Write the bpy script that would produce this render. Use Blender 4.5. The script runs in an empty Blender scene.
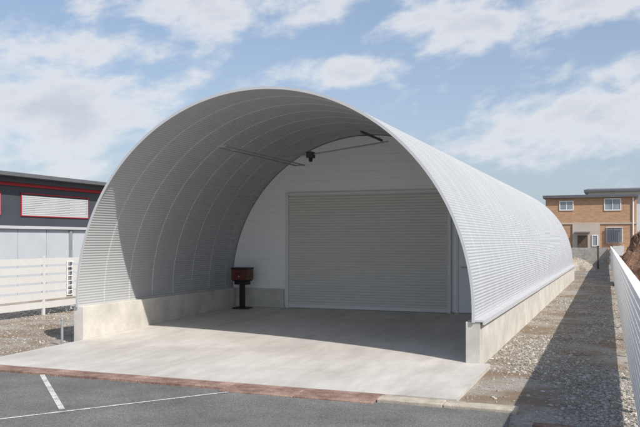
import bpy, math, random
import numpy as np
from mathutils import Vector
random.seed(4); rng=np.random.default_rng(7)
S=bpy.context.scene; C=S.collection
TH=math.atan(297/760); CT,ST=math.cos(TH),math.sin(TH)
CX,CY,CZ=5.195,-10.55,1.7
def g(px,py,z=0.0):
    Y=760*(CZ-z)/(py-240); X=(px-320)/760*Y
    return (CX+X*CT-Y*ST, CY+X*ST+Y*CT)
# ---------------------------------------------------------------- materials
def nodes(name):
    m=bpy.data.materials.new(name); m.use_nodes=True
    nt=m.node_tree; b=nt.nodes['Principled BSDF']; return m,nt,b
def mat(name,c,rough=.7,metal=0.0,var=.12,scale=3.0,bump=0.0,bscale=60.0,c2=None,fine=.0,fscale=80.0,spec=.4,stretch=(1,1,1)):
    m,nt,b=nodes(name); N=nt.nodes; L=nt.links
    tc=N.new('ShaderNodeTexCoord'); mp=N.new('ShaderNodeMapping'); mp.inputs['Scale'].default_value=stretch
    L.new(tc.outputs['Object'],mp.inputs[0])
    n=N.new('ShaderNodeTexNoise'); n.inputs['Scale'].default_value=scale; n.inputs['Detail'].default_value=4; n.inputs['Roughness'].default_value=.62
    L.new(mp.outputs[0],n.inputs['Vector'])
    r=N.new('ShaderNodeValToRGB'); r.color_ramp.elements[0].position=.3; r.color_ramp.elements[1].position=.7
    a=[max(0,v*(1-var)) for v in c]; d=[min(1,v*(1+var)) for v in (c2 or c)]
    r.color_ramp.elements[0].color=(*a,1); r.color_ramp.elements[1].color=(*d,1)
    L.new(n.outputs[0],r.inputs[0]); out=r.outputs[0]
    if fine>0:
        n2=N.new('ShaderNodeTexNoise'); n2.inputs['Scale'].default_value=fscale; n2.inputs['Detail'].default_value=2
        L.new(tc.outputs['Object'],n2.inputs['Vector'])
        mr=N.new('ShaderNodeMapRange'); mr.inputs[1].default_value=.3; mr.inputs[2].default_value=.7; mr.inputs[3].default_value=1-fine; mr.inputs[4].default_value=1+fine
        L.new(n2.outputs[0],mr.inputs[0])
        mx=N.new('ShaderNodeVectorMath'); mx.operation='SCALE'; L.new(out,mx.inputs[0]); L.new(mr.outputs[0],mx.inputs['Scale']); out=mx.outputs[0]
    L.new(out,b.inputs['Base Color'])
    b.inputs['Roughness'].default_value=rough; b.inputs['Metallic'].default_value=metal
    b.inputs['Specular IOR Level'].default_value=spec
    if bump>0:
        n3=N.new('ShaderNodeTexNoise'); n3.inputs['Scale'].default_value=bscale; n3.inputs['Detail'].default_value=3
        L.new(tc.outputs['Object'],n3.inputs['Vector'])
        bp=N.new('ShaderNodeBump'); bp.inputs['Strength'].default_value=bump; bp.inputs['Distance'].default_value=.02
        L.new(n3.outputs[0],bp.inputs['Height']); L.new(bp.outputs[0],b.inputs['Normal'])
    return m
M={}
M['shell']=mat('galvanised_sheet',(.475,.485,.495),.58,.18,.025,.6,c2=(.49,.50,.51),spec=.3)
M['trim']=mat('bright_trim',(.60,.605,.61),.55,.2,.04,2)
M['conc_wall']=mat('kneewall_concrete',(.55,.525,.47),.85,0,.12,2.2,c2=(.61,.585,.535),bump=.15,bscale=90,fine=.07,fscale=60)
M['kerb']=mat('tan_kerb',(.40,.35,.28),.9,0,.2,5,c2=(.50,.45,.37),bump=.2,bscale=80,fine=.12,fscale=50)
M['siding']=mat('white_siding',(.92,.915,.905),.5,0,.015,.8)
M['shutter']=mat('shutter_paint',(.69,.67,.63),.5,0,.02,.9)
M['shutter_rail']=mat('shutter_rail',(.76,.75,.73),.45,.0,.03,2)
M['door']=mat('door_paint',(.86,.865,.87),.45,0,.03,1)
M['darkmetal']=mat('dark_metal',(.06,.06,.065),.5,.3,.15,6)
M['grey']=mat('grey_metal',(.34,.35,.36),.5,.3,.1,5)
M['railmetal']=mat('rail_metal',(.36,.365,.37),.5,.2,.08,5)
M['black']=mat('black_plastic',(.018,.018,.02),.45,0,.2,8)
M['mahog']=mat('red_brown_wood',(.11,.030,.018),.35,0,.3,9,stretch=(1,1,6))
M['white']=mat('white_paint',(.80,.80,.79),.5,0,.04,2)
M['fence']=mat('fence_cream',(.66,.65,.62),.5,0,.05,3)
M['fence_white']=mat('fence_white',(.84,.84,.83),.5,0,.03,3)
M['plate']=mat('red_brown_plate',(.20,.115,.09),.85,.0,.35,3.5,c2=(.31,.21,.17),bump=.2,bscale=70,fine=.25,fscale=50)
M['paint']=mat('road_paint',(.54,.54,.52),.8,0,.35,9,fine=.35,fscale=60)
M['black_wall']=mat('charcoal_wall',(.06,.066,.078),.6,0,.1,1.0)
M['red']=mat('red_trim',(.42,.02,.03),.5,0,.08,2)
M['roof']=mat('dark_roof',(.13,.135,.145),.5,.1,.1,2)
M['shed']=mat('shed_panel',(.53,.56,.59),.5,.1,.05,1.5)
M['cream']=mat('pale_render',(.48,.42,.36),.8,0,.08,1)
M['pale']=mat('pale_grey_render',(.62,.62,.61),.8,0,.05,1)
M['block']=mat('concrete_block',(.36,.34,.31),.9,0,.18,3,fine=.1,fscale=30)
M['soil']=mat('brown_soil',(.085,.045,.03),.95,0,.5,2.6,c2=(.20,.12,.08),bump=.9,bscale=12,fine=.4,fscale=18)
M['tan']=mat('tan_gravel',(.36,.31,.25),.95,0,.25,2,bump=.8,bscale=20,fine=.3,fscale=30)
M['bark']=mat('weathered_wood',(.12,.09,.07),.9,0,.25,8)
def glass():
    m,nt,b=nodes('window_glass'); b.inputs['Roughness'].default_value=.08; b.inputs['Specular IOR Level'].default_value=.8
    N=nt.nodes;L=nt.links; n=N.new('ShaderNodeTexNoise'); n.inputs['Scale'].default_value=.9; r=N.new('ShaderNodeValToRGB')
    r.color_ramp.elements[0].color=(.10,.13,.16,1); r.color_ramp.elements[1].color=(.42,.46,.50,1); tc=N.new('ShaderNodeTexCoord')
    L.new(tc.outputs['Object'],n.inputs['Vector']); L.new(n.outputs[0],r.inputs[0]); L.new(r.outputs[0],b.inputs['Base Color']); return m
M['glass']=glass()
def brick():
    m,nt,b=nodes('brown_tile_wall'); N=nt.nodes;L=nt.links
    tc=N.new('ShaderNodeTexCoord'); sx=N.new('ShaderNodeSeparateXYZ'); cb=N.new('ShaderNodeCombineXYZ')
    L.new(tc.outputs['Object'],sx.inputs[0]); ad=N.new('ShaderNodeMath'); ad.operation='ADD'
    L.new(sx.outputs[0],ad.inputs[0]); L.new(sx.outputs[1],ad.inputs[1]); L.new(ad.outputs[0],cb.inputs[0]); L.new(sx.outputs[2],cb.inputs[1])
    t=N.new('ShaderNodeTexBrick'); t.inputs['Scale'].default_value=1; t.inputs['Brick Width'].default_value=.30; t.inputs['Row Height'].default_value=.10; t.inputs['Mortar Size'].default_value=.008
    t.inputs['Color1'].default_value=(.50,.29,.165,1); t.inputs['Color2'].default_value=(.38,.22,.13,1); t.inputs['Mortar'].default_value=(.48,.36,.25,1)
    L.new(cb.outputs[0],t.inputs['Vector']); L.new(t.outputs[0],b.inputs['Base Color']); b.inputs['Roughness'].default_value=.8; return m
M['brick']=brick()
def floor_mat():
    m,nt,b=nodes('trowelled_concrete'); N=nt.nodes;L=nt.links
    tc=N.new('ShaderNodeTexCoord')
    def nz(s,d,ro=.6,st=(1,1,1)):
        mp=N.new('ShaderNodeMapping'); mp.inputs['Scale'].default_value=st; L.new(tc.outputs['Object'],mp.inputs[0])
        n=N.new('ShaderNodeTexNoise'); n.inputs['Scale'].default_value=s; n.inputs['Detail'].default_value=d; n.inputs['Roughness'].default_value=ro; n.inputs['Distortion'].default_value=.4
        L.new(mp.outputs[0],n.inputs['Vector']); return n
    def scale(src,n,lo,hi,a,b_):
        mr=N.new('ShaderNodeMapRange'); mr.inputs[1].default_value=lo; mr.inputs[2].default_value=hi; mr.inputs[3].default_value=a; mr.inputs[4].default_value=b_
        L.new(n.outputs[0],mr.inputs[0]); mx=N.new('ShaderNodeVectorMath'); mx.operation='SCALE'; L.new(src,mx.inputs[0]); L.new(mr.outputs[0],mx.inputs['Scale']); return mx.outputs[0]
    a=nz(.6,5,.65); r=N.new('ShaderNodeValToRGB'); r.color_ramp.elements[0].position=.33; r.color_ramp.elements[1].position=.66
    r.color_ramp.elements[0].color=(.50,.47,.425,1); r.color_ramp.elements[1].color=(.64,.61,.565,1); L.new(a.outputs[0],r.inputs[0])
    o=scale(r.outputs[0],nz(4,4,.7,(1,.25,1)),.3,.72,.86,1.09)
    o=scale(o,nz(1.7,3,.5,(.9,.12,1)),.32,.5,.90,1.0)
    L.new(o,b.inputs['Base Color']); b.inputs['Roughness'].default_value=.6; b.inputs['Specular IOR Level'].default_value=.3
    return m
M['floor']=floor_mat()
def asphalt():
    m,nt,b=nodes('asphalt'); N=nt.nodes;L=nt.links; tc=N.new('ShaderNodeTexCoord')
    n=N.new('ShaderNodeTexNoise'); n.inputs['Scale'].default_value=.9; n.inputs['Detail'].default_value=6; n.inputs['Roughness'].default_value=.65; L.new(tc.outputs['Object'],n.inputs['Vector'])
    r=N.new('ShaderNodeValToRGB'); r.color_ramp.elements[0].position=.3; r.color_ramp.elements[1].position=.7
    r.color_ramp.elements[0].color=(.105,.102,.098,1); r.color_ramp.elements[1].color=(.195,.19,.183,1); L.new(n.outputs[0],r.inputs[0])
    v=N.new('ShaderNodeTexVoronoi'); v.inputs['Scale'].default_value=90; L.new(tc.outputs['Object'],v.inputs['Vector'])
    sp=N.new('ShaderNodeSeparateColor'); L.new(v.outputs['Color'],sp.inputs[0])
    mr=N.new('ShaderNodeMapRange'); mr.inputs[3].default_value=.68; mr.inputs[4].default_value=1.32; L.new(sp.outputs[0],mr.inputs[0])
    mx=N.new('ShaderNodeVectorMath'); mx.operation='SCALE'; L.new(r.outputs[0],mx.inputs[0]); L.new(mr.outputs[0],mx.inputs['Scale']); L.new(mx.outputs[0],b.inputs['Base Color'])
    b.inputs['Roughness'].default_value=.9; bp=N.new('ShaderNodeBump'); bp.inputs['Strength'].default_value=.35; bp.inputs['Distance'].default_value=.01; L.new(v.outputs['Distance'],bp.inputs['Height']); L.new(bp.outputs[0],b.inputs['Normal'])
    return m
M['asphalt']=asphalt()
def ground_mat():
    m,nt,b=nodes('gravel_ground'); N=nt.nodes;L=nt.links; tc=N.new('ShaderNodeTexCoord')
    v=N.new('ShaderNodeTexVoronoi'); v.inputs['Scale'].default_value=60; L.new(tc.outputs['Object'],v.inputs['Vector'])
    sp=N.new('ShaderNodeSeparateColor'); L.new(v.outputs['Color'],sp.inputs[0])
    r=N.new('ShaderNodeValToRGB'); r.color_ramp.elements[0].color=(.25,.22,.18,1); r.color_ramp.elements[1].color=(.46,.425,.375,1); L.new(sp.outputs[0],r.inputs[0])
    n=N.new('ShaderNodeTexNoise'); n.inputs['Scale'].default_value=.9; n.inputs['Detail'].default_value=6; n.inputs['Roughness'].default_value=.65; L.new(tc.outputs['Object'],n.inputs['Vector'])
    r2=N.new('ShaderNodeValToRGB'); r2.color_ramp.elements[0].position=.42; r2.color_ramp.elements[1].position=.58; L.new(n.outputs[0],r2.inputs[0])
    mx=N.new('ShaderNodeMix'); mx.data_type='RGBA'; L.new(r2.outputs[0],mx.inputs['Factor']); mx.inputs['B'].default_value=(.23,.165,.11,1); L.new(r.outputs[0],mx.inputs['A'])
    L.new(mx.outputs['Result'],b.inputs['Base Color']); b.inputs['Roughness'].default_value=.95
    bp=N.new('ShaderNodeBump'); bp.inputs['Strength'].default_value=.6; bp.inputs['Distance'].default_value=.02; bp.invert=True; L.new(v.outputs['Distance'],bp.inputs['Height']); L.new(bp.outputs[0],b.inputs['Normal'])
    return m
M['ground']=ground_mat()
def stone_mat():
    m,nt,b=nodes('crushed_stone'); at=nt.nodes.new('ShaderNodeAttribute'); at.attribute_name='tint'
    nt.links.new(at.outputs['Color'],b.inputs['Base Color']); b.inputs['Roughness'].default_value=.9; return m
M['stone']=stone_mat()
# ---------------------------------------------------------------- helpers
def wloc(o):
    x=y=z=0
    while o: x+=o.location.x; y+=o.location.y; z+=o.location.z; o=o.parent
    return (x,y,z)
def empty(name,loc,label,cat,group=None):
    o=bpy.data.objects.new(name,None); C.objects.link(o); o.location=loc; o.empty_display_size=.2
    o['label']=label; o['category']=cat
    if group:o['group']=group
    return o
def tag(o,label=None,cat=None,group=None,kind=None):
    if label:o['label']=label
    if cat:o['category']=cat
    if group:o['group']=group
    if kind:o['kind']=kind
    return o
class MB:
    def __init__(s): s.v=[]; s.f=[]
    def box(s,x0,x1,y0,y1,z0,z1):
        b=len(s.v)
        s.v+=[(x0,y0,z0),(x1,y0,z0),(x1,y1,z0),(x0,y1,z0),(x0,y0,z1),(x1,y0,z1),(x1,y1,z1),(x0,y1,z1)]
        s.f+=[tuple(b+i for i in q) for q in ((0,3,2,1),(4,5,6,7),(0,1,5,4),(1,2,6,5),(2,3,7,6),(3,0,4,7))]
        return s
    def poly(s,pts):
        b=len(s.v); s.v+=pts; s.f.append(tuple(range(b,b+len(pts)))); return s
    def bar(s,p,q,w,h):
        p=np.array(p,float);q=np.array(q,float);d=(q-p)/np.linalg.norm(q-p)
        up=np.array((0,0,1.)) if abs(d[2])<.9 else np.array((0,1.,0))
        a=np.cross(d,up);a/=np.linalg.norm(a);u=np.cross(a,d);b=len(s.v)
        for e in (p,q):
            for i,j in ((-1,-1),(1,-1),(1,1),(-1,1)): s.v.append(tuple(e+a*i*w/2+u*j*h/2))
        s.f+=[tuple(b+i for i in t) for t in ((0,1,2,3),(7,6,5,4),(0,4,5,1),(1,5,6,2),(2,6,7,3),(3,7,4,0))]; return s
    def tube(s,p,q,r0,r1=None,n=12):
        r1=r0 if r1 is None else r1
        p=np.array(p,float);q=np.array(q,float);d=(q-p)/np.linalg.norm(q-p)
        up=np.array((0,0,1.)) if abs(d[2])<.9 else np.array((0,1.,0))
        a=np.cross(d,up);a/=np.linalg.norm(a);u=np.cross(a,d);b=len(s.v)
        for e,r in ((p,r0),(q,r1)):
            for k in range(n):
                t=2*math.pi*k/n; s.v.append(tuple(e+a*r*math.cos(t)+u*r*math.sin(t)))
        for k in range(n): s.f.append((b+k,b+(k+1)%n,b+n+(k+1)%n,b+n+k))
        s.f.append(tuple(b+k for k in reversed(range(n)))); s.f.append(tuple(b+n+k for k in range(n))); return s
    def build(s,name,m,parent=None,bev=0,smooth=False,loc=None):
        o0=wloc(parent) if parent else (loc or (0,0,0))
        me=bpy.data.meshes.new(name); me.from_pydata([(x-o0[0],y-o0[1],z-o0[2]) for x,y,z in s.v],[],s.f); me.update()
        me.materials.append(m)
        if smooth: me.polygons.foreach_set('use_smooth',[True]*len(me.polygons))
        o=bpy.data.objects.new(name,me); C.objects.link(o)
        if parent:o.parent=parent
        elif loc:o.location=loc
        if bev:
            b=o.modifiers.new('bevel','BEVEL'); b.width=bev; b.segments=2; b.limit_method='ANGLE'
        return o
def fz(y): return .025*y if y>0 else .010*y
# ---------------------------------------------------------------- ground
tag(MB().poly([(-400,-400,-.06),(400,-400,-.06),(400,600,-.06),(-400,600,-.06)]).build('ground',M['ground']),kind='structure')
rd=MB().poly([(-60,-30,-.04),(60,-30,-.04),(60,-5.2,-.04),(4.6,-5.2,-.04),(4.25,-3.4,-.04),(4.2,-2.74,-.04),(-60,-2.74,-.04)])
tag(rd.build('road',M['asphalt']),kind='structure')
def line(p,q,w):
    p=np.array(p);q=np.array(q);d=(q-p)/np.linalg.norm(q-p);n=np.array((-d[1],d[0]))*w/2
    return MB().poly([(*(p-n),-.036),(*(q-n),-.036),(*(q+n),-.036),(*(p+n),-.036)])
tag(line(g(42,374.5,-.036),g(62,409,-.036),.06).build('road_marking',M['paint']),kind='structure')
tag(line(g(-10,420,-.036),g(243,390,-.036),.04).build('road_marking',M['paint']),kind='structure')
fl=MB()
HX=3.235
def slabq(xa,xb,ya,yb):
    z0,z1=fz(ya),fz(yb); b=len(fl.v)
    fl.v+=[(xa,ya,-.3),(xb,ya,-.3),(xb,yb,-.3),(xa,yb,-.3),(xa,ya,z0),(xb,ya,z0),(xb,yb,z1),(xa,yb,z1)]
    fl.f+=[tuple(b+i for i in q) for q in ((0,3,2,1),(4,5,6,7),(0,1,5,4),(1,2,6,5),(2,3,7,6),(3,0,4,7))]
slabq(-3.28,3.58,-2.36,-.004)
for ya,yb in ((0,2.85),(2.854,6.2)): slabq(-HX,HX,ya,yb)
fl.box(-HX,HX,-2.36,6.2,-.34,-.042)
tag(fl.build('concrete_floor',M['floor']),kind='structure')
# ---------------------------------------------------------------- hangar
HL=25.0; R=3.36; Z0=.684; KW=.567
hang=empty('arch_hangar',(0,0,0),'silver corrugated metal arch hangar, open at the front, with a roller shutter set deep inside','hangar')
pitch=.046; A=.0050; arc=math.pi*R; st=Z0-.55; T=2*st+arc; NP=int(T/pitch)*6
def prof(off,amp=A,ncut=NP):
    P=[]
    for i in range(ncut+1):
        s=T*i/ncut; w=amp*math.cos(2*math.pi*s/pitch)+off
        if s<st: x,z,nx,nz=-R,.55+s,-1,0
        elif s>st+arc: x,z,nx,nz=R,Z0-(s-st-arc),1,0
        else:
            a=math.pi-(s-st)/R; nx,nz=math.cos(a),math.sin(a); x,z=R*nx,Z0+R*nz
        P.append((x+nx*w,z+nz*w))
    return P
P0=prof(0); n=len(P0)
v=[];f=[]
def strip(profs):
    b=len(v)
    for p,y in profs: v.extend((x,y,z) for x,z in p)
    for k in range(len(profs)-1):
        for i in range(n-1):
            a=b+k*n+i; f.append((a,a+1,a+n+1,a+n))
strip([(P0,-.02),(P0,8.0),(P0,16.0),(P0,HL)])
Po=prof(.007,.004);Pi=prof(-.0085,.0035)
for k in range(1,33):
    y=k*.75
    strip([(Po,y-.012),(Po,y+.012)]); strip([(P0,y-.015),(Po,y-.012)]); strip([(Po,y+.012),(P0,y+.015)])
    if y<6:
        strip([(Pi,y-.022),(Pi,y+.022)]); strip([(P0,y-.030),(Pi,y-.022)]); strip([(Pi,y+.022),(P0,y+.030)])
mb=MB(); mb.v=v; mb.f=f
mb.build('shell',M['shell'],hang,smooth=True)
def ring(r0,r1,y0,y1,nn=160):
    m=MB()
    def pts(r):
        return [(-r,.56)]+[(-r*math.cos(t),Z0+r*math.sin(t)) for t in np.linspace(0,math.pi,nn)]+[(r,.56)]
    a,b=pts(r0),pts(r1); k=len(a)
    for p,y in ((a,y0),(b,y0),(b,y1),(a,y1)): m.v+=[(x,y,z) for x,z in p]
    for j in range(4):
        for i in range(k-1):
            q=j*k; w=((j+1)%4)*k; m.f.append((q+i,q+i+1,w+i+1,w+i))
    return m
ring(R-.030,R+.012,-.034,-.0205).build('end_trim',M['trim'],hang)
for s in (-1,1):
    m=MB(); xs=sorted((s*3.248,s*3.432)); m.box(*xs,.01,HL-.01,-.25,KW-.006)
    xs=sorted((s*3.24,s*3.44))
    for k in range(10): m.box(*xs,k*2.5+.0,k*2.5+2.495,-.249,KW)
    m.build('side_wall',M['conc_wall'],hang,bev=.006)
    xs=sorted((s*3.355,s*3.50)); m=MB().box(*xs,-.015,HL,KW+.003,KW+.028)
    xs=sorted((s*3.478,s*3.50)); m.box(*xs,-.015,HL,KW-.035,KW+.0025)
    m.build('base_flashing',M['trim'],hang)
YB=5.6
def hw(z): return R-.014 if z<Z0 else math.sqrt(max(0,(R-.014)**2-(z-Z0)**2))
m=MB(); bh=.182; z=.15; GD=.006
m.box(-3.3,3.3,YB+.025,YB+.09,.0,.9)
top=Z0+R-.02
zs=np.linspace(.1,top,41)
for a,b in zip(zs[:-1],zs[1:]):
    ha,hb=hw(a),hw(b); k=len(m.v)
    m.v+=[(-ha,YB+.022,a),(ha,YB+.022,a),(hb,YB+.022,b),(-hb,YB+.022,b)]; m.f.append((k,k+1,k+2,k+3))
while z<top:
    z1=min(z+bh,top)
    zs=np.linspace(z+.003,z1-.003,6) if z1-z>.02 else [z,z1]
    for a,b in zip(zs[:-1],zs[1:]):
        ha,hb=hw(a),hw(b); k=len(m.v)
        m.v+=[(-ha,YB,a),(ha,YB,a),(hb,YB,b),(-hb,YB,b)]; m.f.append((k,k+1,k+2,k+3))
    for zz,za in ((zs[0],z),(zs[-1],z1)):
        h=hw(zz);h2=hw(za); k=len(m.v); m.v+=[(-h,YB,zz),(h,YB,zz),(h2,YB+GD,za),(-h2,YB+GD,za)]; m.f.append((k,k+1,k+2,k+3))
    z=z1
m.build('partition_wall',M['siding'],hang)
m=MB(); pts=[(-R+.02,.5)]+[((R-.02)*-math.cos(t),Z0+(R-.02)*math.sin(t)) for t in np.linspace(0,math.pi,60)]+[(R-.02,.5)]
m.poly([(x,HL-.03,zz) for x,zz in reversed(pts)]); m.build('end_wall',M['siding'],hang)
MB().box(-3.238,-2.0,YB-.06,YB-.003,.05,KW+.0).build('wall_plinth',M['conc_wall'],hang,bev=.008)
# roller shutter
SX0,SX1,SZ0,SZ1=-1.88,1.84,.150,2.66
sh=MB(); sp=.062; z=SZ0+.07; prof_=[]
while z<SZ1:
    for t,dy in ((0,.003),(.06,-.006),(.3,-.013),(.55,-.015),(.8,-.011),(.94,-.003)): prof_.append((z+t*sp,YB-.024+dy))
    z+=sp
for i,(zz,yy) in enumerate(prof_): sh.v+=[(SX0,yy,zz),(SX1,yy,zz)]
for i in range(len(prof_)-1): sh.f.append((2*i,2*i+1,2*i+3,2*i+2))
sho=sh.build('roller_shutter',M['shutter'],hang)
MB().box(SX0,SX1,YB-.060,YB-.012,SZ0-.004,SZ0+.075).build('bottom_bar',M['shutter_rail'],sho,bev=.004)
for x in (SX0-.06,SX1-.005): MB().box(x,x+.065,YB-.078,YB-.004,.1,SZ1+.06).build('guide_rail',M['shutter_rail'],sho,bev=.004)
MB().box(SX0-.063,SX1+.063,YB-.085,YB-.003,SZ1+.063,SZ1+.12).build('shutter_header',M['shutter_rail'],sho,bev=.004)
d=MB().box(2.06,2.78,YB-.03,YB-.004,.155,2.05).build('door',M['door'],hang,bev=.004)
m=MB().box(2.01,2.057,YB-.04,YB-.003,.12,2.10).box(2.783,2.83,YB-.04,YB-.003,.12,2.10).box(2.0575,2.7825,YB-.04,YB-.003,2.053,2.10)
m.build('door_frame',M['shutter_rail'],d)
MB().tube((2.12,YB-.031,1.12),(2.12,YB-.075,1.12),.012).bar((2.12,YB-.075,1.12),(2.24,YB-.075,1.12),.02,.02).build('door_handle',M['grey'],d)
# ---------------------------------------------------------------- overhead opener
def ceil(x): return Z0+math.sqrt((R-.01)**2-x*x)
rail=empty('overhead_rail',(-1.1,2.7,3.3),'slim double steel rail hung under the left side of the arch roof','rail')
for x in (-1.24,-1.04): MB().bar((x,.95,3.30),(x,4.5,3.30),.018,.028).build('side_rail',M['railmetal'],rail)
for y in (.97,4.48): MB().bar((-1.229,y,3.30),(-1.051,y,3.30),.018,.024).build('end_piece',M['railmetal'],rail)
for y in (1.5,3.6): MB().tube((-1.14,y,3.30),(-1.14,y,ceil(1.14)),.004,n=8).bar((-1.229,y,3.3),(-1.051,y,3.3),.018,.018).build('hanger',M['railmetal'],rail)
mo=empty('opener_motor',(-.86,4.4,3.5),'small dark motor under the arch roof with a thin rod running out to both sides','motor')
MB().box(-.94,-.79,4.32,4.5,3.44,3.57).build('housing',M['darkmetal'],mo,bev=.015)
MB().tube((-.865,4.41,3.44),(-.865,4.41,3.36),.045,.035,n=16).build('gearbox',M['black'],mo)
MB().tube((-1.66,4.4,3.47),(-.941,4.4,3.51),.014,n=8).build('rod',M['railmetal'],mo)
MB().tube((-.789,4.4,3.52),(.85,4.4,3.71),.016,n=8).build('rod',M['railmetal'],mo)
MB().tube((-.86,4.4,3.57),(-.86,4.4,ceil(.86)),.006,n=8).build('hanger',M['railmetal'],mo)
br=empty('short_rail',(1.3,1.8,3.47),'short dark rail hung high under the right side of the arch roof','rail')
MB().bar((1.3,1.25,3.47),(1.3,2.45,3.47),.03,.036).build('bar',M['darkmetal'],br)
for y in (1.4,2.3): MB().tube((1.3,y,3.485),(1.3,y,ceil(1.3)),.005,n=8).build('hanger',M['grey'],br)
# ---------------------------------------------------------------- box on stand
bx,by=-2.83,5.08; bz=fz(by)
stn=empty('pedestal_stand',(bx,by,bz),'black pedestal stand with a wide foot beside the left end of the back wall','stand')
MB().box(bx-.19,bx+.19,by-.15,by+.15,bz,bz+.03).build('foot_plate',M['black'],stn,bev=.006)
MB().box(bx-.055,bx+.055,by-.045,by+.045,bz+.03,bz+.60).build('column',M['black'],stn,bev=.006)
MB().box(bx-.16,bx+.16,by-.10,by+.10,bz+.55,bz+.63).build('collar',M['black'],stn,bev=.01)
MB().box(bx-.18,bx+.18,by-.15,by+.15,bz+.632,bz+.66).build('top_plate',M['black'],stn,bev=.005)
bo=empty('wooden_box',(bx,by,bz+.66),'red-brown wooden box standing on the black pedestal','box')
MB().box(bx-.205,bx+.205,by-.16,by+.16,bz+.663,bz+.90).build('box_body',M['mahog'],bo,bev=.008)
MB().box(bx-.215,bx+.215,by-.17,by+.17,bz+.903,bz+.945).build('lid',M['black'],bo,bev=.008)
MB().box(bx-.10,bx+.10,by-.1655,by-.1605,bz+.80,bz+.82).build('slot',M['black'],bo)
MB().tube((bx,by-.161,bz+.74),(bx,by-.178,bz+.74),.016).build('knob',M['grey'],bo)
# ---------------------------------------------------------------- plates and kerb
def plate(x0,x1,y0,y1,label):
    o=MB().box(x0+.005,x1-.005,y0,y1,-.2,-.022+random.uniform(-.004,.004)).build('drain_cover',M['plate'],loc=((x0+x1)/2,(y0+y1)/2,-.2),bev=.006)
    tag(o,label,'drain cover','red-brown covers along the apron edge')
xs=[-3.9,-2.7,-1.5,-.3,.92]
for i in range(4): plate(xs[i],xs[i+1],-2.67,-2.365,'narrow red-brown drain cover along the apron edge, number %s from the left'%['first','second','third','fourth'][i])
plate(.92,1.85,-2.84,-2.365,'wide red-brown cover at the apron edge, next to the narrow ones')
plate(1.85,2.78,-2.84,-2.365,'wide red-brown cover at the apron edge, next to the tan kerb')
tag(MB().box(2.786,3.5,-2.72,-2.50,-.2,-.005).build('kerb_stone',M['kerb'],loc=(3.1,-2.6,-.2),bev=.012),'tan concrete kerb stone beside the red-brown covers','kerb','tan kerb stones')
tag(MB().box(3.505,4.25,-2.72,-2.50,-.2,-.01).build('kerb_stone',M['kerb'],loc=(3.9,-2.6,-.2),bev=.012),'tan concrete kerb stone ending in the gravel','kerb','tan kerb stones')
x,y=g(552,425); tag(MB().box(x-.17,x+.17,y-.06,y+.06,-.06,.0).build('brick',M['plate'],loc=(x,y,-.06),bev=.008),'terracotta brick lying in the gravel at the bottom right','brick')
x,y=g(62,342)
pp=empty('pipe_stake',(x,y,-.06),'short grey pipe stake standing in the gravel left of the arch','stake')
MB().tube((x,y,-.1),(x,y,.37),.022,n=14).build('pipe',M['grey'],pp); MB().tube((x,y,.37),(x,y,.40),.03,.026,n=14).build('cap',M['grey'],pp)
# ---------------------------------------------------------------- fences
def fence(p,q,label,mt,H=1.30,nsl=6,sp=2.0,fill=.80,off=0.0,rail=False):
    p=np.array(p,float);q=np.array(q,float);Ln=np.linalg.norm(q-p);d=(q-p)/Ln; nr=np.array((-d[1],d[0]))
    r=empty('slat_fence',(p[0],p[1],-.06),label,'fence')
    N=int(round(Ln/sp))
    for i in range(N+1):
        c=p+d*i*Ln/N
        MB().bar((*c,-.1),(*c,H-.002 if rail else H+.03),.06,.06).build('post',mt,r,bev=.004)
        if i<N:
            e=p+d*(i+1)*Ln/N; m=MB(); ph=(H-.08)/nsl; gp=.033 if off==0 else .002
            a=c+d*gp+nr*off; b=e-d*gp+nr*off
            for k in range(nsl):
                zc=.08+ph*(k+.5); m.bar((*a,zc),(*b,zc),.014 if rail else .02,ph*fill)
            m.build('slat_panel',mt,r)
    if rail:
        a=p+nr*off*.5-d*.05; b=q+nr*off*.5+d*.05
        MB().bar((*a,H+.022),(*b,H+.022),.10,.045).build('top_rail',mt,r)
    return r
fence((-7.3,-2.35),(-7.3,27.65),'cream horizontal slat fence on the left, in front of the pale shed',M['fence'],fill=.74)
fence((5.43,-4.2),(4.80,47.8),'long white slat fence running along the gravel strip on the right',M['fence_white'],H=1.20,nsl=12,fill=.86,off=.039,rail=True)
sg=empty('sign',(-7.26,4.55,.36),'narrow upright white sign with dark lettering hung on the left fence','sign')
MB().box(-7.27,-7.255,4.42,4.64,.36,1.20).build('board',M['white'],sg)
m=MB()
for k in range(7):
    zc=1.12-k*.115
    for j in range(3): m.box(-7.253,-7.250,4.46,4.60,zc-.035+j*.03,zc-.022+j*.03)
    m.box(-7.2495,-7.2475,4.52,4.535,zc-.045,zc+.045)
    if k%2: m.box(-7.2495,-7.2475,4.47,4.483,zc-.045,zc+.02)
    else: m.box(-7.2495,-7.2475,4.575,4.59,zc-.03,zc+.045)
m.build('lettering',M['black'],sg)
# ---------------------------------------------------------------- pale shed
s=empty('storage_shed',(-12,4,-.06),'long pale grey metal shed behind the left fence','shed')
m=MB(); y=-4
while y<10.2:
    m.box(-13.4,-11.0,y+.01,y+1.19,-.06,2.02); y+=1.2
m.build('wall',M['shed'],s,bev=.008)
MB().box(-13.5,-10.9,-4.1,10.4,2.023,2.11).build('roof',M['trim'],s,bev=.008)
MB().box(-10.99,-10.95,9,9.10,-.06,2.015).build('downpipe',M['grey'],s)
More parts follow.
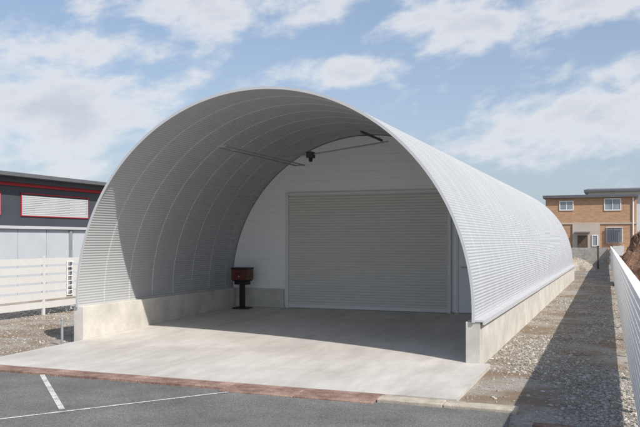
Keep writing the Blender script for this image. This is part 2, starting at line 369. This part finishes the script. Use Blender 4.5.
# ---------------------------------------------------------------- charcoal building
b=empty('workshop_building',(-27,12,-.06),'charcoal building with red trim beyond the pale shed','building')
MB().box(-34,-22,-2,25.0,-.06,4.32).build('wall',M['black_wall'],b)
MB().box(-34.1,-21.88,-2.1,25.1,4.323,4.47).build('red_fascia',M['red'],b)
m=MB(); yy=-2.5
while yy<25.4:
    m.box(-35,-21.3,yy,yy+.22,4.70,4.86); m.box(-35,-21.35,yy+.221,yy+.33,4.70,4.82); yy+=.331
m.build('roof',M['roof'],b)
MB().box(-34,-21.6,-2.2,25.2,4.473,4.697).build('soffit',M['black_wall'],b)
MB().box(-21.31,-21.22,-2.5,25.5,4.72,4.90).build('gutter',M['roof'],b)
for (ya,yb) in ((12.6,17.4),(18.8,23.8)):
    t=.045
    w=MB().box(-21.995,-21.94,ya-t,ya,2.87,4.02).box(-21.995,-21.94,yb,yb+t,2.87,4.02).box(-21.995,-21.94,ya+.002,yb-.002,3.975,4.02).box(-21.995,-21.94,ya+.002,yb-.002,2.87,2.905).build('window',M['red'],b)
    m=MB(); z=2.915
    while z<3.9: m.box(-21.99,-21.95,ya+.005,yb-.005,z,z+.075); z+=.09
    m.build('shutter',M['trim'],w)
# ---------------------------------------------------------------- houses on the right
def window(par,x0,x1,z0,z1,y,mull=1):
    t=.07
    m=MB().box(x0,x0+t,y-.06,y-.002,z0,z1).box(x1-t,x1,y-.06,y-.002,z0,z1).box(x0+t+.001,x1-t-.001,y-.06,y-.002,z1-t,z1).box(x0+t+.001,x1-t-.001,y-.06,y-.002,z0,z0+t)
    for k in range(mull):
        xc=x0+(x1-x0)*(k+1)/(mull+1); m.box(xc-.025,xc+.025,y-.05,y-.003,z0+t+.001,z1-t-.001)
    w=m.build('window',M['white'],par)
    MB().box(x0+t+.002,x1-t-.002,y-.025,y-.004,z0+t+.002,z1-t-.002).build('pane',M['glass'],w)
h=empty('brick_house',(3.2,56,-.06),'two-storey brown tiled house with a dark flat roof beyond the far end of the hangar','house')
MB().box(-.15,6.6,53,61,-.06,5.02).build('wall',M['brick'],h)
MB().box(-.35,6.75,52.7,61.2,5.023,5.26).build('roof',M['roof'],h,bev=.02)
MB().box(-.2,6.65,52.93,52.997,2.95,3.07).build('floor_band',M['cream'],h)
window(h,.9,1.98,4.05,4.82,53); window(h,4.25,5.5,4.0,4.95,53)
MB().box(1.9,3.95,52.90,52.996,.0,2.945).build('entrance_wall',M['cream'],h)
MB().box(2.3,3.05,52.85,52.897,.0,2.05).build('entrance_opening',M['bark'],h)
MB().box(2.1,3.25,52.3,52.89,2.30,2.38).build('porch_roof',M['grey'],h)
window(h,3.35,3.8,1.2,2.1,52.9,0)
MB().box(4.9,5.7,52.6,52.99,.5,1.25).build('outdoor_unit',M['pale'],h)
m=MB()
for k in range(9): m.box(4.45+k*.13,4.50+k*.13,52.80,52.84,1.5,2.65)
m.box(4.4,5.6,52.845,52.88,1.5,1.55).box(4.4,5.6,52.845,52.88,2.6,2.65); m.build('window_grille',M['roof'],h)
window(h,4.4,5.6,1.45,2.7,53,1)
MB().tube((6.35,52.93,0),(6.35,52.93,5.0),.05,n=8).build('downpipe',M['white'],h)
gw=MB()
for r_ in range(6):
    x=-2.0+(r_%2)*.2
    while x<4.4: gw.box(x,x+.39,47.9,48.05,-.06+r_*.2,.132+r_*.2); x+=.4
tag(gw.build('block_wall',M['block'],loc=(1.2,48,-.06)),'low grey block wall in front of the brown tiled house','wall')
h2=empty('grey_house',(8,72,-.06),'pale house with a dark roof behind the brown tiled house','house')
MB().box(2.6,15,68,77,-.06,6.35).build('wall',M['pale'],h2)
m=MB(); m.v=[(2.2,67.4,6.353),(15.4,67.4,6.353),(15.4,77.6,6.353),(2.2,77.6,6.353),(2.2,67.4,6.55),(15.4,67.4,6.55),(15.4,77.6,7.3),(2.2,77.6,7.3)]
m.f=[(0,3,2,1),(4,5,6,7),(0,1,5,4),(1,2,6,5),(2,3,7,6),(3,0,4,7)]; m.build('roof',M['roof'],h2)
window(h2,8.6,10.2,3.9,5.1,68)
# ---------------------------------------------------------------- mounds
def mound(name,cx,cy,rx,ry,hh,m,label,seed,steep=1.6,rough=.025):
    r=np.random.default_rng(seed); nu,nv=64,26; mb=MB(); ph=r.uniform(0,6,12)
    for j in range(nv):
        t=j/(nv-1)
        for i in range(nu):
            a=2*math.pi*i/nu; q=1+.10*math.sin(2*a+ph[0])+.07*math.sin(5*a+ph[1])+.05*math.sin(9*a+ph[2])+.05*math.sin(7*a+9*t)
            rr=(1-t)*q; z=hh*(1-(1-t)**steep)*(1+.12*math.sin(4*a+ph[3]+5*t)*(1-t)+.06*math.sin(11*a+ph[4])*(1-t))+r.normal(0,rough)*hh*(0<t<1)
            mb.v.append((cx+rx*rr*math.cos(a)+r.normal(0,rough)*rx*(1-t),cy+ry*rr*math.sin(a),-.08+z))
    for j in range(nv-1):
        for i in range(nu): mb.f.append((j*nu+i,j*nu+(i+1)%nu,(j+1)*nu+(i+1)%nu,(j+1)*nu+i))
    o=mb.build(name,m,loc=(cx,cy,-.06)); tag(o,label,'mound'); return o
mound('soil_mound',6.6,22,1.45,2.0,2.2,M['soil'],'brown soil mound behind the right fence',3,2.5,.04)
mound('gravel_mound',2.7,37,1.6,2.2,.75,M['tan'],'low tan gravel heap past the far end of the hangar',5)
x,y=g(598,268); p=empty('wooden_post',(x,y,-.06),'dark wooden post standing at the far end of the gravel strip','post')
MB().box(x-.06,x+.06,y-.06,y+.06,-.1,1.3).build('shaft',M['bark'],p,bev=.01); MB().box(x-.075,x+.075,y-.075,y+.075,1.3,1.35).build('cap',M['bark'],p,bev=.01)
# ---------------------------------------------------------------- stones
ph=(1+5**.5)/2
ico=np.array([(-1,ph,0),(1,ph,0),(-1,-ph,0),(1,-ph,0),(0,-1,ph),(0,1,ph),(0,-1,-ph),(0,1,-ph),(ph,0,-1),(ph,0,1),(-ph,0,-1),(-ph,0,1)])/1.9
icf=np.array([(0,11,5),(0,5,1),(0,1,7),(0,7,10),(0,10,11),(1,5,9),(5,11,4),(11,10,2),(10,7,6),(7,1,8),(3,9,4),(3,4,2),(3,2,6),(3,6,8),(3,8,9),(4,9,5),(2,4,11),(6,2,10),(8,6,7),(9,8,1)])
def stones(name,pos,sz,label):
    n=len(pos); V=ico[None]*(1+rng.normal(0,.22,(n,12,1)))*sz[:,None,None]*rng.uniform(.65,1.25,(n,1,3))*np.array((1,1,.6))
    a=rng.uniform(0,6.28,n); c,s_=np.cos(a)[:,None],np.sin(a)[:,None]
    X=V[:,:,0]*c-V[:,:,1]*s_; Y=V[:,:,0]*s_+V[:,:,1]*c
    V=np.stack([X,Y,V[:,:,2]],-1)+pos[:,None,:]
    F=(icf[None]+np.arange(n)[:,None,None]*12).reshape(-1,3)
    me=bpy.data.meshes.new(name); me.from_pydata(V.reshape(-1,3).tolist(),[],F.tolist()); me.materials.append(M['stone'])
    at=me.attributes.new('tint','FLOAT_COLOR','POINT'); b=.24+.30*rng.uniform(0,1,n)**1.4; w=rng.uniform(0,1,n)**.9
    col=np.stack([b,b*(.975-.085*w),b*(.94-.21*w),np.ones(n)],-1); at.data.foreach_set('color',np.repeat(col,12,axis=0).ravel().astype(np.float32))
    o=bpy.data.objects.new(name,me); C.objects.link(o); tag(o,label,'gravel',kind='stuff'); return o
def area(n,x0,x1,y0,y1,lo,hi,pw=4.0):
    p=np.stack([rng.uniform(x0,x1,n),rng.uniform(y0,y1,n),np.zeros(n)],-1); s=lo+(hi-lo)*rng.uniform(0,1,n)**pw
    p[:,2]=-.06+s*.2; return p,s
a=[area(26000,3.47,5.5,-2.4,4,.006,.027),area(11000,4.22,5.6,-5.2,-2.4,.006,.025),area(12000,3.47,5.4,4,14,.008,.029),area(4000,3.47,5.4,14,32,.012,.034)]
pos=np.concatenate([q[0] for q in a]); sz=np.concatenate([q[1] for q in a])
nz=np.sin(pos[:,0]*3.1+np.sin(pos[:,1]*.7)*1.3)+np.sin(pos[:,1]*1.1+pos[:,0]*1.7)*.5
keep=(rng.uniform(0,1,len(pos))<np.clip(.60+.40*nz-.5*np.exp(-((pos[:,0]-4.4)/.4)**2),.05,1))
keep&=~((pos[:,0]<3.62)&(pos[:,1]<0))
stones('gravel',pos[keep],sz[keep],'loose crushed stone along the right side of the hangar')
a=area(13000,-8.5,-3.47,-2.3,7,.007,.026)
stones('gravel',a[0],a[1],'loose crushed stone between the left fence and the hangar')
# ---------------------------------------------------------------- world
SUN=np.array((.90,-.5,1.0)); SUN/=np.linalg.norm(SUN)
el=math.asin(SUN[2]); rot=math.atan2(SUN[0],SUN[1])
W=bpy.data.worlds.new('World'); S.world=W; W.use_nodes=True
nt=W.node_tree; N=nt.nodes; L=nt.links; bg=N['Background']
sky=N.new('ShaderNodeTexSky'); sky.sky_type='NISHITA'; sky.sun_disc=False; sky.sun_elevation=el; sky.sun_rotation=rot; sky.dust_density=1.4; sky.air_density=1.0; sky.ozone_density=1.6
tc=N.new('ShaderNodeTexCoord'); sx=N.new('ShaderNodeSeparateXYZ'); L.new(tc.outputs['Generated'],sx.inputs[0])
def mth(op,a,b=None,c=None,clamp=False):
    m=N.new('ShaderNodeMath'); m.operation=op; m.use_clamp=clamp
    for i,q in enumerate((a,b,c)):
        if q is None: continue
        if isinstance(q,(int,float)): m.inputs[i].default_value=q
        else: L.new(q,m.inputs[i])
    return m.outputs[0]
az=mth('ARCTAN2',sx.outputs[0],sx.outputs[1]); elv=mth('ARCSINE',sx.outputs[2])
cb=N.new('ShaderNodeCombineXYZ'); L.new(mth('MULTIPLY',az,6.5),cb.inputs[0]); L.new(mth('MULTIPLY',mth('ADD',elv,mth('MULTIPLY',az,-.16)),12.0),cb.inputs[1])
nz=N.new('ShaderNodeTexNoise'); nz.inputs['Scale'].default_value=1.9; nz.inputs['Detail'].default_value=9; nz.inputs['Roughness'].default_value=.58; nz.inputs['Distortion'].default_value=.14
L.new(cb.outputs[0],nz.inputs['Vector'])
def dirs(px,py):
    t=(px-320)/760; return math.atan(t)-TH, math.atan((240-py)/760/math.sqrt(1+t*t))
clouds=[(215,6,190,42,.95),(70,48,130,28,.75),(60,112,195,64,1.05),(-20,140,160,60,.8),(350,75,74,21,1.15),(480,20,135,38,1.0),(570,8,150,28,.85),(590,118,145,54,1.0),(475,150,100,28,.65),(640,90,80,50,.8)]
mk=None
for px,py,rx,ry,w in clouds:
    a,e=dirs(px,py); ra,re=rx/760,ry/760
    dx=mth('DIVIDE',mth('SUBTRACT',az,a),ra); dy=mth('DIVIDE',mth('SUBTRACT',elv,e),re)
    q=mth('MULTIPLY',mth('SUBTRACT',1.0,mth('SQRT',mth('ADD',mth('MULTIPLY',dx,dx),mth('MULTIPLY',dy,dy))),None,True),w)
    mk=q if mk is None else mth('MAXIMUM',mk,q)
nv=mth('MULTIPLY',mth('SUBTRACT',nz.outputs[0],.5),2.9)
den=mth('ADD',mth('MULTIPLY',mk,1.14),mth('ADD',nv,-.14))
mr=N.new('ShaderNodeMapRange'); mr.interpolation_type='SMOOTHSTEP'; L.new(den,mr.inputs[0]); mr.inputs[1].default_value=-.10; mr.inputs[2].default_value=.74; mr.inputs[3].default_value=0; mr.inputs[4].default_value=.90
cr=N.new('ShaderNodeMapRange'); L.new(den,cr.inputs[0]); cr.inputs[1].default_value=.5; cr.inputs[2].default_value=1.35; cr.inputs[3].default_value=0; cr.inputs[4].default_value=1
mc=N.new('ShaderNodeMix'); mc.data_type='RGBA'; L.new(cr.outputs[0],mc.inputs['Factor']); mc.inputs['A'].default_value=(5.3,5.4,5.65,1); mc.inputs['B'].default_value=(4.0,4.25,4.75,1)
haze=N.new('ShaderNodeMapRange'); L.new(elv,haze.inputs[0]); haze.inputs[1].default_value=0; haze.inputs[2].default_value=.30; haze.inputs[3].default_value=.72; haze.inputs[4].default_value=.30
m1=N.new('ShaderNodeMix'); m1.data_type='RGBA'; L.new(haze.outputs[0],m1.inputs['Factor']); L.new(sky.outputs[0],m1.inputs['A']); m1.inputs['B'].default_value=(2.8,3.3,4.15,1)
m2=N.new('ShaderNodeMix'); m2.data_type='RGBA'; L.new(mr.outputs[0],m2.inputs['Factor']); L.new(m1.outputs['Result'],m2.inputs['A']); L.new(mc.outputs['Result'],m2.inputs['B'])
L.new(m2.outputs['Result'],bg.inputs[0]); bg.inputs[1].default_value=.15
W.cycles.sampling_method='MANUAL'; W.cycles.sample_map_resolution=512
sl=bpy.data.lights.new('sun','SUN'); sl.energy=4.5; sl.angle=math.radians(.53); sl.color=(1,.95,.875)
so=bpy.data.objects.new('sun',sl); C.objects.link(so); so.location=(20,-12,25)
so.rotation_euler=Vector(tuple(-SUN)).to_track_quat('-Z','Y').to_euler()
# ---------------------------------------------------------------- camera
cd=bpy.data.cameras.new('camera'); co=bpy.data.objects.new('camera',cd); C.objects.link(co)
co.location=(CX,CY,CZ); co.rotation_euler=(math.pi/2,0,TH); cd.sensor_width=36; cd.lens=760/640*36; cd.shift_y=26.5/640; cd.clip_end=2000; cd.clip_start=.05
S.camera=co
S.view_settings.view_transform='Standard'; S.view_settings.look='None'; S.view_settings.exposure=0
